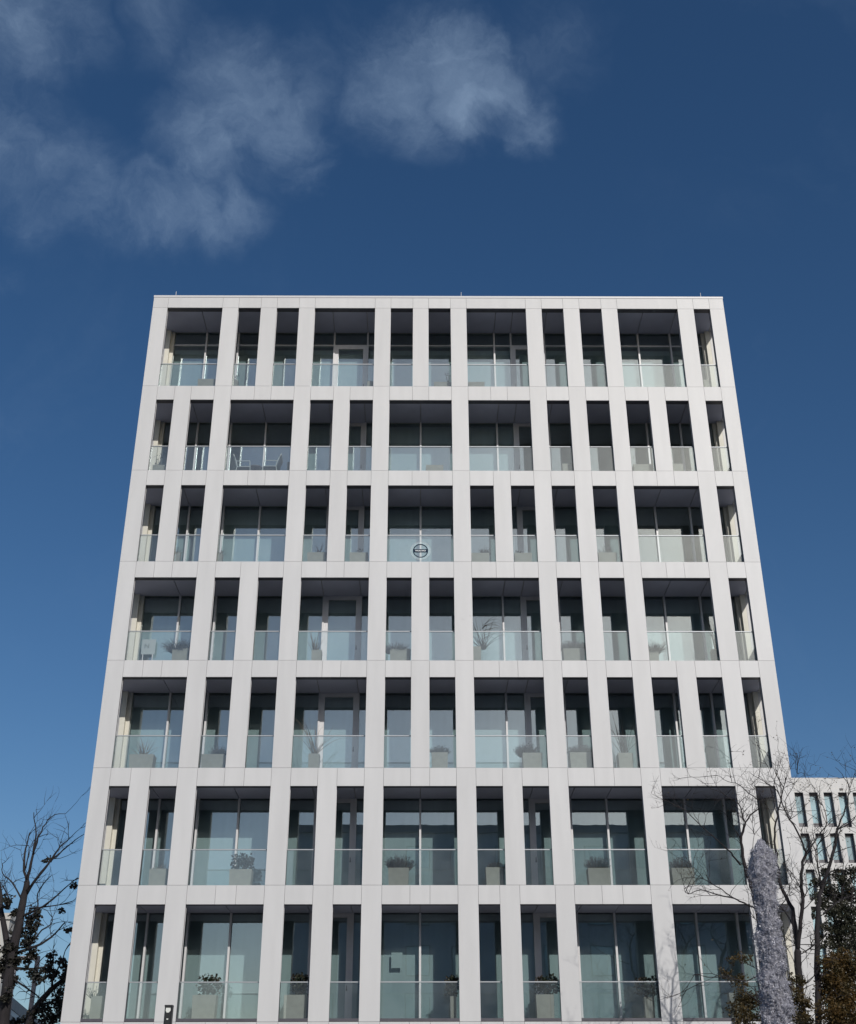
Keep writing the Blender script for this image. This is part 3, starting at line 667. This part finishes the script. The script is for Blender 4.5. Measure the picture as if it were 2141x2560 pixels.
quad_wall('base_wall', 0, .02, dx, dy, 0, lf(115, 1950, 60).z, .12, 'pinkgrey', SH)
p1 = lf(655, 990, 46); p0 = lf(235, 990, 46)
PF = thing('portal_frame', 'grey steel portal frame standing behind the left tree', 'frame', ((p0.x + p1.x) / 2, 46, 0))
hw = (p1.x - p0.x) / 2
cbox('post', hw - .13, hw, -.07, .07, 0, p1.z, 'pinkgrey', PF); cbox('post', -hw, -hw + .13, -.07, .07, 0, p1.z, 'pinkgrey', PF)
cbox('beam', -hw + .13, hw - .13, -.065, .065, p1.z - .13, p1.z - .002, 'pinkgrey', PF)

# ------------------------------------------------------------------ black light column in front of the facade
LY = 30.0
a_, b_ = at(380 + 750 / 21.95, 2480 + 740 / 21.95, LY), at(380 + 1165 / 21.95, 2480 + 740 / 21.95, LY)
lw = (b_.x - a_.x) / 2; lz = a_.z
LC = thing('light_column', 'slim black light column with pale opal lens in front of the facade', 'lamp post', ((a_.x + b_.x) / 2, LY, 0))
obj('post', MB().plan([(-lw, -lw + .03), (-lw + .03, -lw), (lw - .03, -lw), (lw, -lw + .03), (lw, lw), (-lw, lw)], 0, lz - .04), 'black', LC)
obj('cap', MB().plan([(-lw - .004, -lw), (lw + .004, -lw), (lw + .004, lw + .004), (-lw - .004, lw + .004)], lz - .038, lz), 'black', LC)
def hexa(w, zt, zb): return [(-w * .5, zb), (w * .35, zb), (w, zb + (zt - zb) * .42), (w * .88, zt), (-w * .88, zt), (-w, zb + (zt - zb) * .42)]
zz = lambda y: at(420, 2480 + y / 21.95, LY).z
obj('lens', MB().prism(hexa(lw * .66, zz(905), zz(1165)), -lw - .012, -lw + .001), 'lens', LC)
obj('indicator', MB().prism(hexa(lw * .26, zz(1490), zz(1555)), -lw - .008, -lw + .001), 'lens', LC)

# ------------------------------------------------------------------ trees
def smooth_path(pts, k=3):
    out = []
    for i in range(len(pts) - 1):
        p0, p1, p2, p3 = pts[max(i - 1, 0)], pts[i], pts[i + 1], pts[min(i + 2, len(pts) - 1)]
        for j in range(k):
            t = j / k
            out.append(.5 * ((2 * p1) + (p2 - p0) * t + (2 * p0 - 5 * p1 + 4 * p2 - p3) * t * t + (3 * p1 - p0 - 3 * p2 + p3) * t ** 3))
    out.append(pts[-1]); return out
def twigs(mb, path, r0, rnd, count, ln, depth, tips, bias=Vector((0, 0, .35)), spread=1.0, nseg=5):
    for _ in range(count):
        i = rnd.randrange(max(1, len(path) // 4), len(path)); p = path[i]
        tang = (path[i] - path[i - 1]).normalized()
        d = (tang * .7 + Vector((rnd.gauss(0, .8), rnd.gauss(0, .8), rnd.gauss(0, .6))) * spread + bias).normalized()
        L = ln * rnd.uniform(.5, 1.3); q = [p]; dd = d
        for s in range(nseg):
            dd = (dd + Vector((rnd.gauss(0, .22), rnd.gauss(0, .22), rnd.gauss(.03, .2)))).normalized(); q.append(q[-1] + dd * L / nseg)
        mb.tube(q, [r0 * (1 - .8 * t / nseg) for t in range(nseg + 1)], 4, False); tips += q[2:]
        if depth > 0: twigs(mb, q, r0 * .62, rnd, 3, ln * .55, depth - 1, tips, bias, spread, 4)
def tree(name, label, Y, crop, stems, bark, clumps=(), leafmat=None, leafsize=.07, nleaf=60, twig=(4, .9, 1), seed=1, base=None, extra=None, tipleaves=0, rscale=1.0):
    x0, y0, s = crop; rnd = random.Random(seed)
    def P(x, y, dy=0): return at(x0 + x / s, y0 + y / s, Y + dy)
    first = stems[0][0][0]; bp = P(*first[:2]); root = Vector((bp.x, bp.y, 0))
    t = thing(name, label, 'tree', root)
    tr = MB(); tw = MB(); tips = []
    for pts, ra, rb in stems:
        w = [P(*q) for q in pts]
        sm = smooth_path(w, 3)
        sm = [q + Vector((rnd.gauss(0, .012), rnd.gauss(0, .012), 0)) for q in sm]
        n = len(sm) - 1
        tr.tube([q - root for q in sm], [(ra + (rb - ra) * i / n) * rscale for i in range(n + 1)], 8 if ra > .04 else 6)
        loc = [q - root for q in sm]
        twigs(tw, loc, min(.012, rb * .9 + .003) * max(1, Y / 30), rnd, twig[0], twig[1], twig[2], tips)
    w0 = P(*first[:2]) - root
    if w0.z > .05: tr.tube([Vector((w0.x, w0.y, 0)), Vector((w0.x, w0.y, w0.z * .2)), w0], [stems[0][1] * 1.5, stems[0][1] * 1.15, stems[0][1]], 10)
    obj('trunk', tr.mesh('trunk', True), bark, t)
    if tw.v: obj('twigs', tw, bark, t, kind='stuff')
    cr = MB(); st_ = random.getstate(); random.seed(seed + 5)
    for cxx, cyy, rad in clumps:
        c = P(cxx, cyy, rnd.uniform(-.35, .35)) - root; R = (P(cxx + rad, cyy) - P(cxx, cyy)).length
        k = int(nleaf * 14 * (R / .25) ** 2.0)
        for sub in range(max(2, k // 14)):
            v = Vector((rnd.gauss(0, 1), rnd.gauss(0, 1), rnd.gauss(0, 1))).normalized() * rnd.random() ** .45 * R
            for j in range(14):
                cr.leaf(c + v + Vector((rnd.gauss(0, 1), rnd.gauss(0, 1), rnd.gauss(0, .7))) * max(R * .2, .035), leafsize * rnd.uniform(.6, 1.25), asp=.7)
    for j in range(tipleaves):
        cr.leaf(rnd.choice(tips) + Vector((rnd.gauss(0, .03), rnd.gauss(0, .03), rnd.gauss(0, .03))), leafsize * rnd.uniform(.5, 1.0), asp=.6)
    random.setstate(st_)
    if cr.v: obj('crown', cr, leafmat, t, kind='stuff')
    return t
CL = (0, 1960, 3.5)
tree('pollard_tree', 'dark pruned tree with bare upright branches and dark leaves at left edge', 41.0, CL, [
    ([(5, 2300), (20, 2150), (60, 1800), (110, 1500), (160, 1250), (195, 1080), (225, 930), (235, 850)], .125, .055),
    ([(235, 850), (210, 720, .1), (220, 600, .2), (240, 500, .2), (265, 425, .2)], .032, .008),
    ([(222, 740), (240, 640, -.2), (255, 540, -.3)], .016, .006),
    ([(238, 860), (270, 700, -.2), (298, 560, -.3), (310, 440, -.3), (295, 250, -.4)], .036, .008),
    ([(235, 960), (330, 820, -.4), (410, 720, -.6), (510, 570, -.8), (605, 480, -.9)], .036, .009),
    ([(330, 820, -.4), (430, 690, -.2), (530, 600, 0), (640, 510, .1), (735, 440, .2)], .026, .006),
    ([(288, 610, -.3), (340, 460, -.5), (400, 345, -.5), (480, 270, -.6), (575, 262, -.6)], .022, .004),
    ([(45, 1700), (60, 1400, .3), (20, 1180, .4), (5, 1000, .5), (-10, 860, .5)], .075, .03),
    ([(190, 1010), (110, 870, .3), (20, 780, .5), (25, 700, .5)], .02, .006),
    ([(100, 1040, .3), (60, 960, .5), (0, 850, .6)], .018, .007),
    ([(195, 1160), (300, 1110, -.3), (410, 1050, -.5), (560, 920, -.7), (680, 820, -.8)], .030, .007),
    ([(280, 1090, -.2), (450, 1070, -.4), (640, 1040, -.5)], .018, .005),
    ([(150, 1480), (230, 1450, -.2), (360, 1400, -.5), (480, 1310, -.6), (570, 1210, -.7)], .034, .012),
    ([(300, 1370, -.1), (370, 1280, -.2), (460, 1205, -.3), (415, 1110, -.3)], .020, .006),
    ([(100, 1610), (300, 1620, .3), (470, 1580, .5)], .032, .010),
    ([(90, 1680), (210, 1770, .2), (350, 1870, .4)], .028, .012),
    ([(230, 1200), (330, 1090, .3), (330, 960, .5), (400, 850, .6), (455, 800, .6)], .02, .005)],
    'bark_grey', [(60, 1030, 60), (130, 1120, 55), (290, 1150, 60), (290, 1280, 80), (240, 1380, 75), (280, 1480, 55), (60, 1420, 70), (30, 1600, 75), (110, 1540, 75),
                  (240, 1560, 50), (320, 1670, 70), (60, 1850, 55), (20, 1950, 60), (540, 1105, 28), (650, 880, 26), (605, 1275, 36), (420, 670, 22), (90, 1720, 70), (150, 1300, 60)],
    'leaf_dark', .125, 14, (4, 1.1, 1), 3, rscale=1.6)
tree('leafy_tree', 'dark leafy tree with leaning trunk against the left building corner', 43.5, CL, [
    ([(200, 2300), (260, 2080), (340, 1920), (450, 1800), (560, 1700), (600, 1600)], .10, .03),
    ([(330, 1940), (470, 1900, .4), (560, 1860, .6)], .03, .01), ([(450, 1800), (470, 1690, -.3), (530, 1570, -.5), (590, 1420, -.6)], .03, .008)],
    'bark', [(440, 1510, 55), (520, 1560, 55), (570, 1590, 45), (480, 1670, 75), (560, 1700, 60), (420, 1620, 45), (540, 1800, 65), (500, 1880, 75), (430, 1960, 80), (520, 2000, 70), (330, 2040, 75),
             (250, 2060, 60), (170, 2080, 50), (110, 2100, 50), (560, 2080, 60), (450, 2080, 80), (540, 1930, 60)], 'leaf_dark', .125, 10.5, (3, 1.0, 1), 8, rscale=1.5)
CR = (1640, 1880, 3.088)
tree('bare_tree', 'bare dark multi-stem tree with fine twigs in front of the right building corner', 30.0, CR, [
    ([(1140, 2400), (1125, 2000), (1098, 1650), (1095, 1530)], .115, .095),
    ([(1095, 1530), (1075, 1350, .1), (1050, 1210, .2), (985, 1080, .3), (950, 960, .4), (935, 800, .4), (920, 640, .5), (935, 500, .5), (980, 330, .6), (1000, 200, .6)], .070, .010),
    ([(1095, 1530), (1115, 1380, -.1), (1138, 1150, -.2), (1128, 1000, -.3), (1140, 850, -.3), (1165, 780, -.3)], .062, .036),
    ([(1165, 780, -.3), (1110, 660, -.4), (1040, 520, -.5), (985, 420, -.6), (940, 300, -.7), (840, 230, -.8), (720, 160, -.9)], .030, .006),
    ([(1165, 780, -.3), (1210, 720, -.2), (1265, 640, 0), (1320, 560, .1), (1310, 460, .2), (1250, 330, .2)], .026, .006),
    ([(1040, 520, -.5), (1000, 380, -.3), (1060, 260, -.2), (1095, 140, -.1)], .014, .004),
    ([(1145, 1130, -.2), (1180, 1060, -.4), (1300, 1010, -.6)], .016, .006),
    ([(1080, 1400, .1), (1000, 1230, .8), (900, 1120, 1.0), (840, 1020, 1.1)], .030, .012)],
    'bark', [], 'leaf_rust', .05, 0, (8, 1.0, 2), 21, tipleaves=420, rscale=.82)
tree('bare_side_tree', 'bare dark tree with long left-reaching branches behind the water jet', 28.6, CR, [
    ([(850, 2400), (840, 1900), (820, 1500), (790, 1250), (755, 1090), (700, 940), (672, 800), (660, 650), (690, 560)], .085, .030),
    ([(690, 560), (730, 490, .2), (790, 440, .3), (800, 380, .3), (720, 320, .4), (640, 250, .5), (560, 230, .5), (480, 180, .6)], .024, .005),
    ([(690, 560), (670, 480, -.2), (640, 400, -.3), (560, 350, -.5), (480, 300, -.6)], .020, .005),
    ([(655, 870), (600, 800, -.3), (540, 745, -.5), (440, 650, -.8), (340, 560, -.9), (230, 450, -1.0), (130, 400, -1.0)], .028, .005),
    ([(770, 1210), (680, 1165, -.2), (600, 1130, -.4), (480, 1105, -.6), (350, 1065, -.8), (245, 1100, -.9), (212, 1040, -.9)], .026, .005),
    ([(600, 1130, -.4), (500, 1060, -.2), (400, 1000, -.1), (310, 950, 0), (290, 900, 0)], .016, .004),
    ([(690, 900), (720, 860, -.3), (740, 780, -.5), (760, 640, -.6), (740, 520, -.7)], .014, .004),
    ([(830, 1700), (700, 1770, -.4), (560, 1740, -.7), (400, 1740, -.9), (300, 1720, -1.0), (240, 1840, -1.0)], .020, .005)],
    'bark', [(690, 1585, 60), (600, 1610, 40), (540, 1700, 55), (640, 1760, 70)], 'leaf_olive', .055, 30, (7, .9, 2), 33, tipleaves=160, rscale=.82)
tree('rusty_tree', 'dark straight-stemmed tree with rust brown lower leaves at far right', 31.5, CR, [
    ([(1262, 2400), (1255, 2000), (1248, 1700), (1245, 1400), (1258, 1200), (1278, 1070), (1330, 920), (1385, 720), (1400, 600)], .100, .034),
    ([(1400, 600), (1450, 480, .2), (1485, 370, .3), (1500, 280, .3), (1460, 200, .4), (1390, 120, .5)], .026, .005),
    ([(1400, 600), (1480, 560, -.3), (1545, 500, -.4), (1600, 430, -.5)], .020, .006),
    ([(1278, 1070), (1255, 900, -.4), (1240, 800, -.6), (1270, 680, -.7), (1330, 600, -.8)], .026, .008),
    ([(1500, 280, .3), (1530, 180, .5), (1580, 80, .5)], .010, .003),
    ([(1245, 1480), (1180, 1520, -.5), (1110, 1570, -.8)], .028, .010),
    ([(1300, 1250), (1400, 1160, .3), (1520, 1110, .5), (1600, 1080, .5)], .026, .008)],
    'bark', [(1330, 1640, 80), (1420, 1600, 90), (1500, 1640, 90), (1380, 1740, 100), (1480, 1760, 100), (1330, 1860, 90), (1430, 1880, 110), (1520, 1900, 90), (1350, 2000, 100), (1460, 2020, 110), (1380, 2100, 90), (1300, 1760, 50), (1530, 2080, 80)],
    'leaf_rust', .065, 50, (6, .9, 1), 44, tipleaves=160, rscale=.85)
tree('rust_sapling', 'rust and olive leaved sapling around the foot of the water jet', 27.0, CR, [
    ([(960, 2420), (950, 2100), (930, 1900), (900, 1750), (880, 1650)], .05, .015), ([(950, 2100), (1060, 1950, .3), (1140, 1800, .4)], .025, .008), ([(945, 2050), (820, 1950, -.3), (700, 1860, -.5)], .025, .008)],
    'bark', [(700, 1900, 90), (640, 1980, 80), (770, 1990, 90), (690, 2080, 90), (840, 1880, 70), (870, 2020, 80), (1000, 1800, 60), (1060, 1760, 60), (1120, 1780, 50), (1040, 1880, 80), (1120, 1900, 60), (1000, 2000, 90), (1100, 2020, 90), (1180, 1960, 50), (940, 2090, 90), (1180, 2090, 70)],
    'leaf_olive', .06, 36, (5, .6, 1), 55)
tree('evergreen_tree', 'dense dark evergreen tree in front of the neighbouring white block', 46.0, CR, [
    ([(1440, 2400), (1430, 1900), (1420, 1500), (1430, 1200), (1450, 950)], .16, .03), ([(1425, 1400), (1340, 1200, .4), (1300, 1000, .5)], .05, .01), ([(1425, 1400), (1500, 1200, -.4), (1540, 960, -.5)], .05, .01)],
    'bark', [(1230, 1000, 45), (1300, 930, 40), (1340, 1050, 70), (1290, 1160, 60), (1400, 960, 60), (1460, 1000, 70), (1520, 930, 60), (1400, 1120, 80), (1500, 1100, 80), (1360, 1240, 70), (1450, 1240, 90), (1530, 1240, 70),
             (1330, 1380, 60), (1400, 1370, 80), (1490, 1380, 90), (1330, 1480, 60), (1430, 1500, 90), (1530, 1500, 80), (1240, 1120, 40), (1230, 1260, 40), (1560, 1360, 70), (1250, 1420, 40)],
    'leaf_black', .09, 20, (4, 1.0, 1), 66)

# ------------------------------------------------------------------ fountain jet
FY = 18.0
def fo(x, y): return at(1830 + x / 8.079, 2060 + y / 8.079, FY)
prof = [(560, 310, 60), (575, 345, 90), (590, 430, 130), (612, 520, 165), (622, 600, 235), (640, 700, 255), (640, 790, 265), (650, 880, 280), (648, 980, 296), (646, 1060, 288), (644, 1130, 262), (652, 1220, 238), (668, 1320, 236), (690, 1450, 250), (705, 1600, 250),
        (715, 1750, 245), (730, 1900, 240), (745, 2050, 250), (765, 2250, 265), (790, 2500, 285), (815, 2800, 300), (850, 3200, 320), (880, 3600, 335), (905, 4000, 350), (930, 4500, 360)]
base = fo(930, 4500)
FT = thing('fountain_jet', 'frothy grey water jet rising in front of the right building corner', 'water jet', (base.x, FY, 0))
NS = 72
mb = MB(); rings = []
cen = [(fo(x, y), (fo(x + w, y) - fo(x, y)).length) for x, y, w in prof]
cen.append((Vector((base.x + .05, FY, .25)), cen[-1][1] * 1.1))
fine = []
for i in range(len(cen) - 1):
    (p, r1), (q, r2) = cen[i], cen[i + 1]; k = max(2, int((p.z - q.z) / .014))
    for j in range(k): fine.append((p.lerp(q, j / k), r1 + (r2 - r1) * j / k))
fine.append(cen[-1])
def jet_r(p, r_, d):
    s_ = Vector((d.x * r_, d.y * r_, p.z)) 
    return r_ * (.80 + .42 * mnoise.noise(s_ * 5.5 + Vector((3, 1, 7))) + .22 * mnoise.noise(s_ * 13) + .18 * mnoise.noise(s_ * 31))
for p, r_ in fine:
    b = len(mb.v); rings.append(b)
    for k in range(NS):
        w = 2 * math.pi * k / NS; d = Vector((math.cos(w), math.sin(w), 0)); rr = jet_r(p, r_, d)
        mb.v.append((p.x - base.x + d.x * rr, d.y * rr, p.z + .03 * mnoise.noise(Vector((d.x, d.y, p.z * 9)) * 2)))
for i in range(len(rings) - 1):
    for k in range(NS): mb.f.append((rings[i] + k, rings[i + 1] + k, rings[i + 1] + (k + 1) % NS, rings[i] + (k + 1) % NS))
mb.f.append(tuple(rings[0] + k for k in range(NS)))
obj('water_column', mb.mesh('water_column', True), 'water', FT)
rnd = random.Random(9); dm = MB()
OCT = [Vector(v) for v in ((1, 0, 0), (-1, 0, 0), (0, 1, 0), (0, -1, 0), (0, 0, 1), (0, 0, -1))]
for i in range(34000):
    j = rnd.randrange(len(fine) // 40, len(fine)); p, r_ = fine[j]; w = rnd.uniform(0, 6.283); d = Vector((math.cos(w), math.sin(w), 0))
    out = rnd.random() < .4
    rr = jet_r(p, r_, d) * (rnd.gauss(1.0, .06) if not out else 1.02 + abs(rnd.gauss(0, .2)))
    c = Vector((p.x - base.x + d.x * rr, d.y * rr, p.z + rnd.gauss(0, .02))); s_ = rnd.uniform(.003, .009) if out else rnd.uniform(.004, .012)
    rot = Matrix.Rotation(rnd.uniform(0, 6.28), 3, Vector((rnd.gauss(0, 1), rnd.gauss(0, 1), rnd.gauss(0, 1))).normalized())
    sc = Vector((s_ * rnd.uniform(.5, 1), s_ * rnd.uniform(.5, 1), s_ * rnd.uniform(.8, 1.8)))
    b = len(dm.v); dm.v += [tuple(c + rot @ Vector((v.x * sc.x, v.y * sc.y, v.z * sc.z))) for v in OCT]
    dm.f += [tuple(b + j_ for j_ in q) for q in ((0, 2, 4), (2, 1, 4), (1, 3, 4), (3, 0, 4), (2, 0, 5), (1, 2, 5), (3, 1, 5), (0, 3, 5))]
obj('spray', dm, 'drop', FT, kind='stuff')
FB = thing('fountain_basin', 'round low fountain basin under the water jet, below the frame', 'basin', (base.x, FY, 0))
def lathe(prof, n=48):
    m_ = MB()
    for r_, z in prof:
        m_.v += [(r_ * math.cos(6.28318 * k / n), r_ * math.sin(6.28318 * k / n), z) for k in range(n)]
    for i in range(len(prof) - 1):
        for k in range(n): m_.f.append((i * n + k, i * n + (k + 1) % n, (i + 1) * n + (k + 1) % n, (i + 1) * n + k))
    return m_
obj('rim', lathe([(2.2, 0), (2.2, .4), (1.95, .4), (1.95, .05)]), 'pot', FB)
obj('water', lathe([(1.95, .24), (.01, .24)]), 'far_glass', FB)
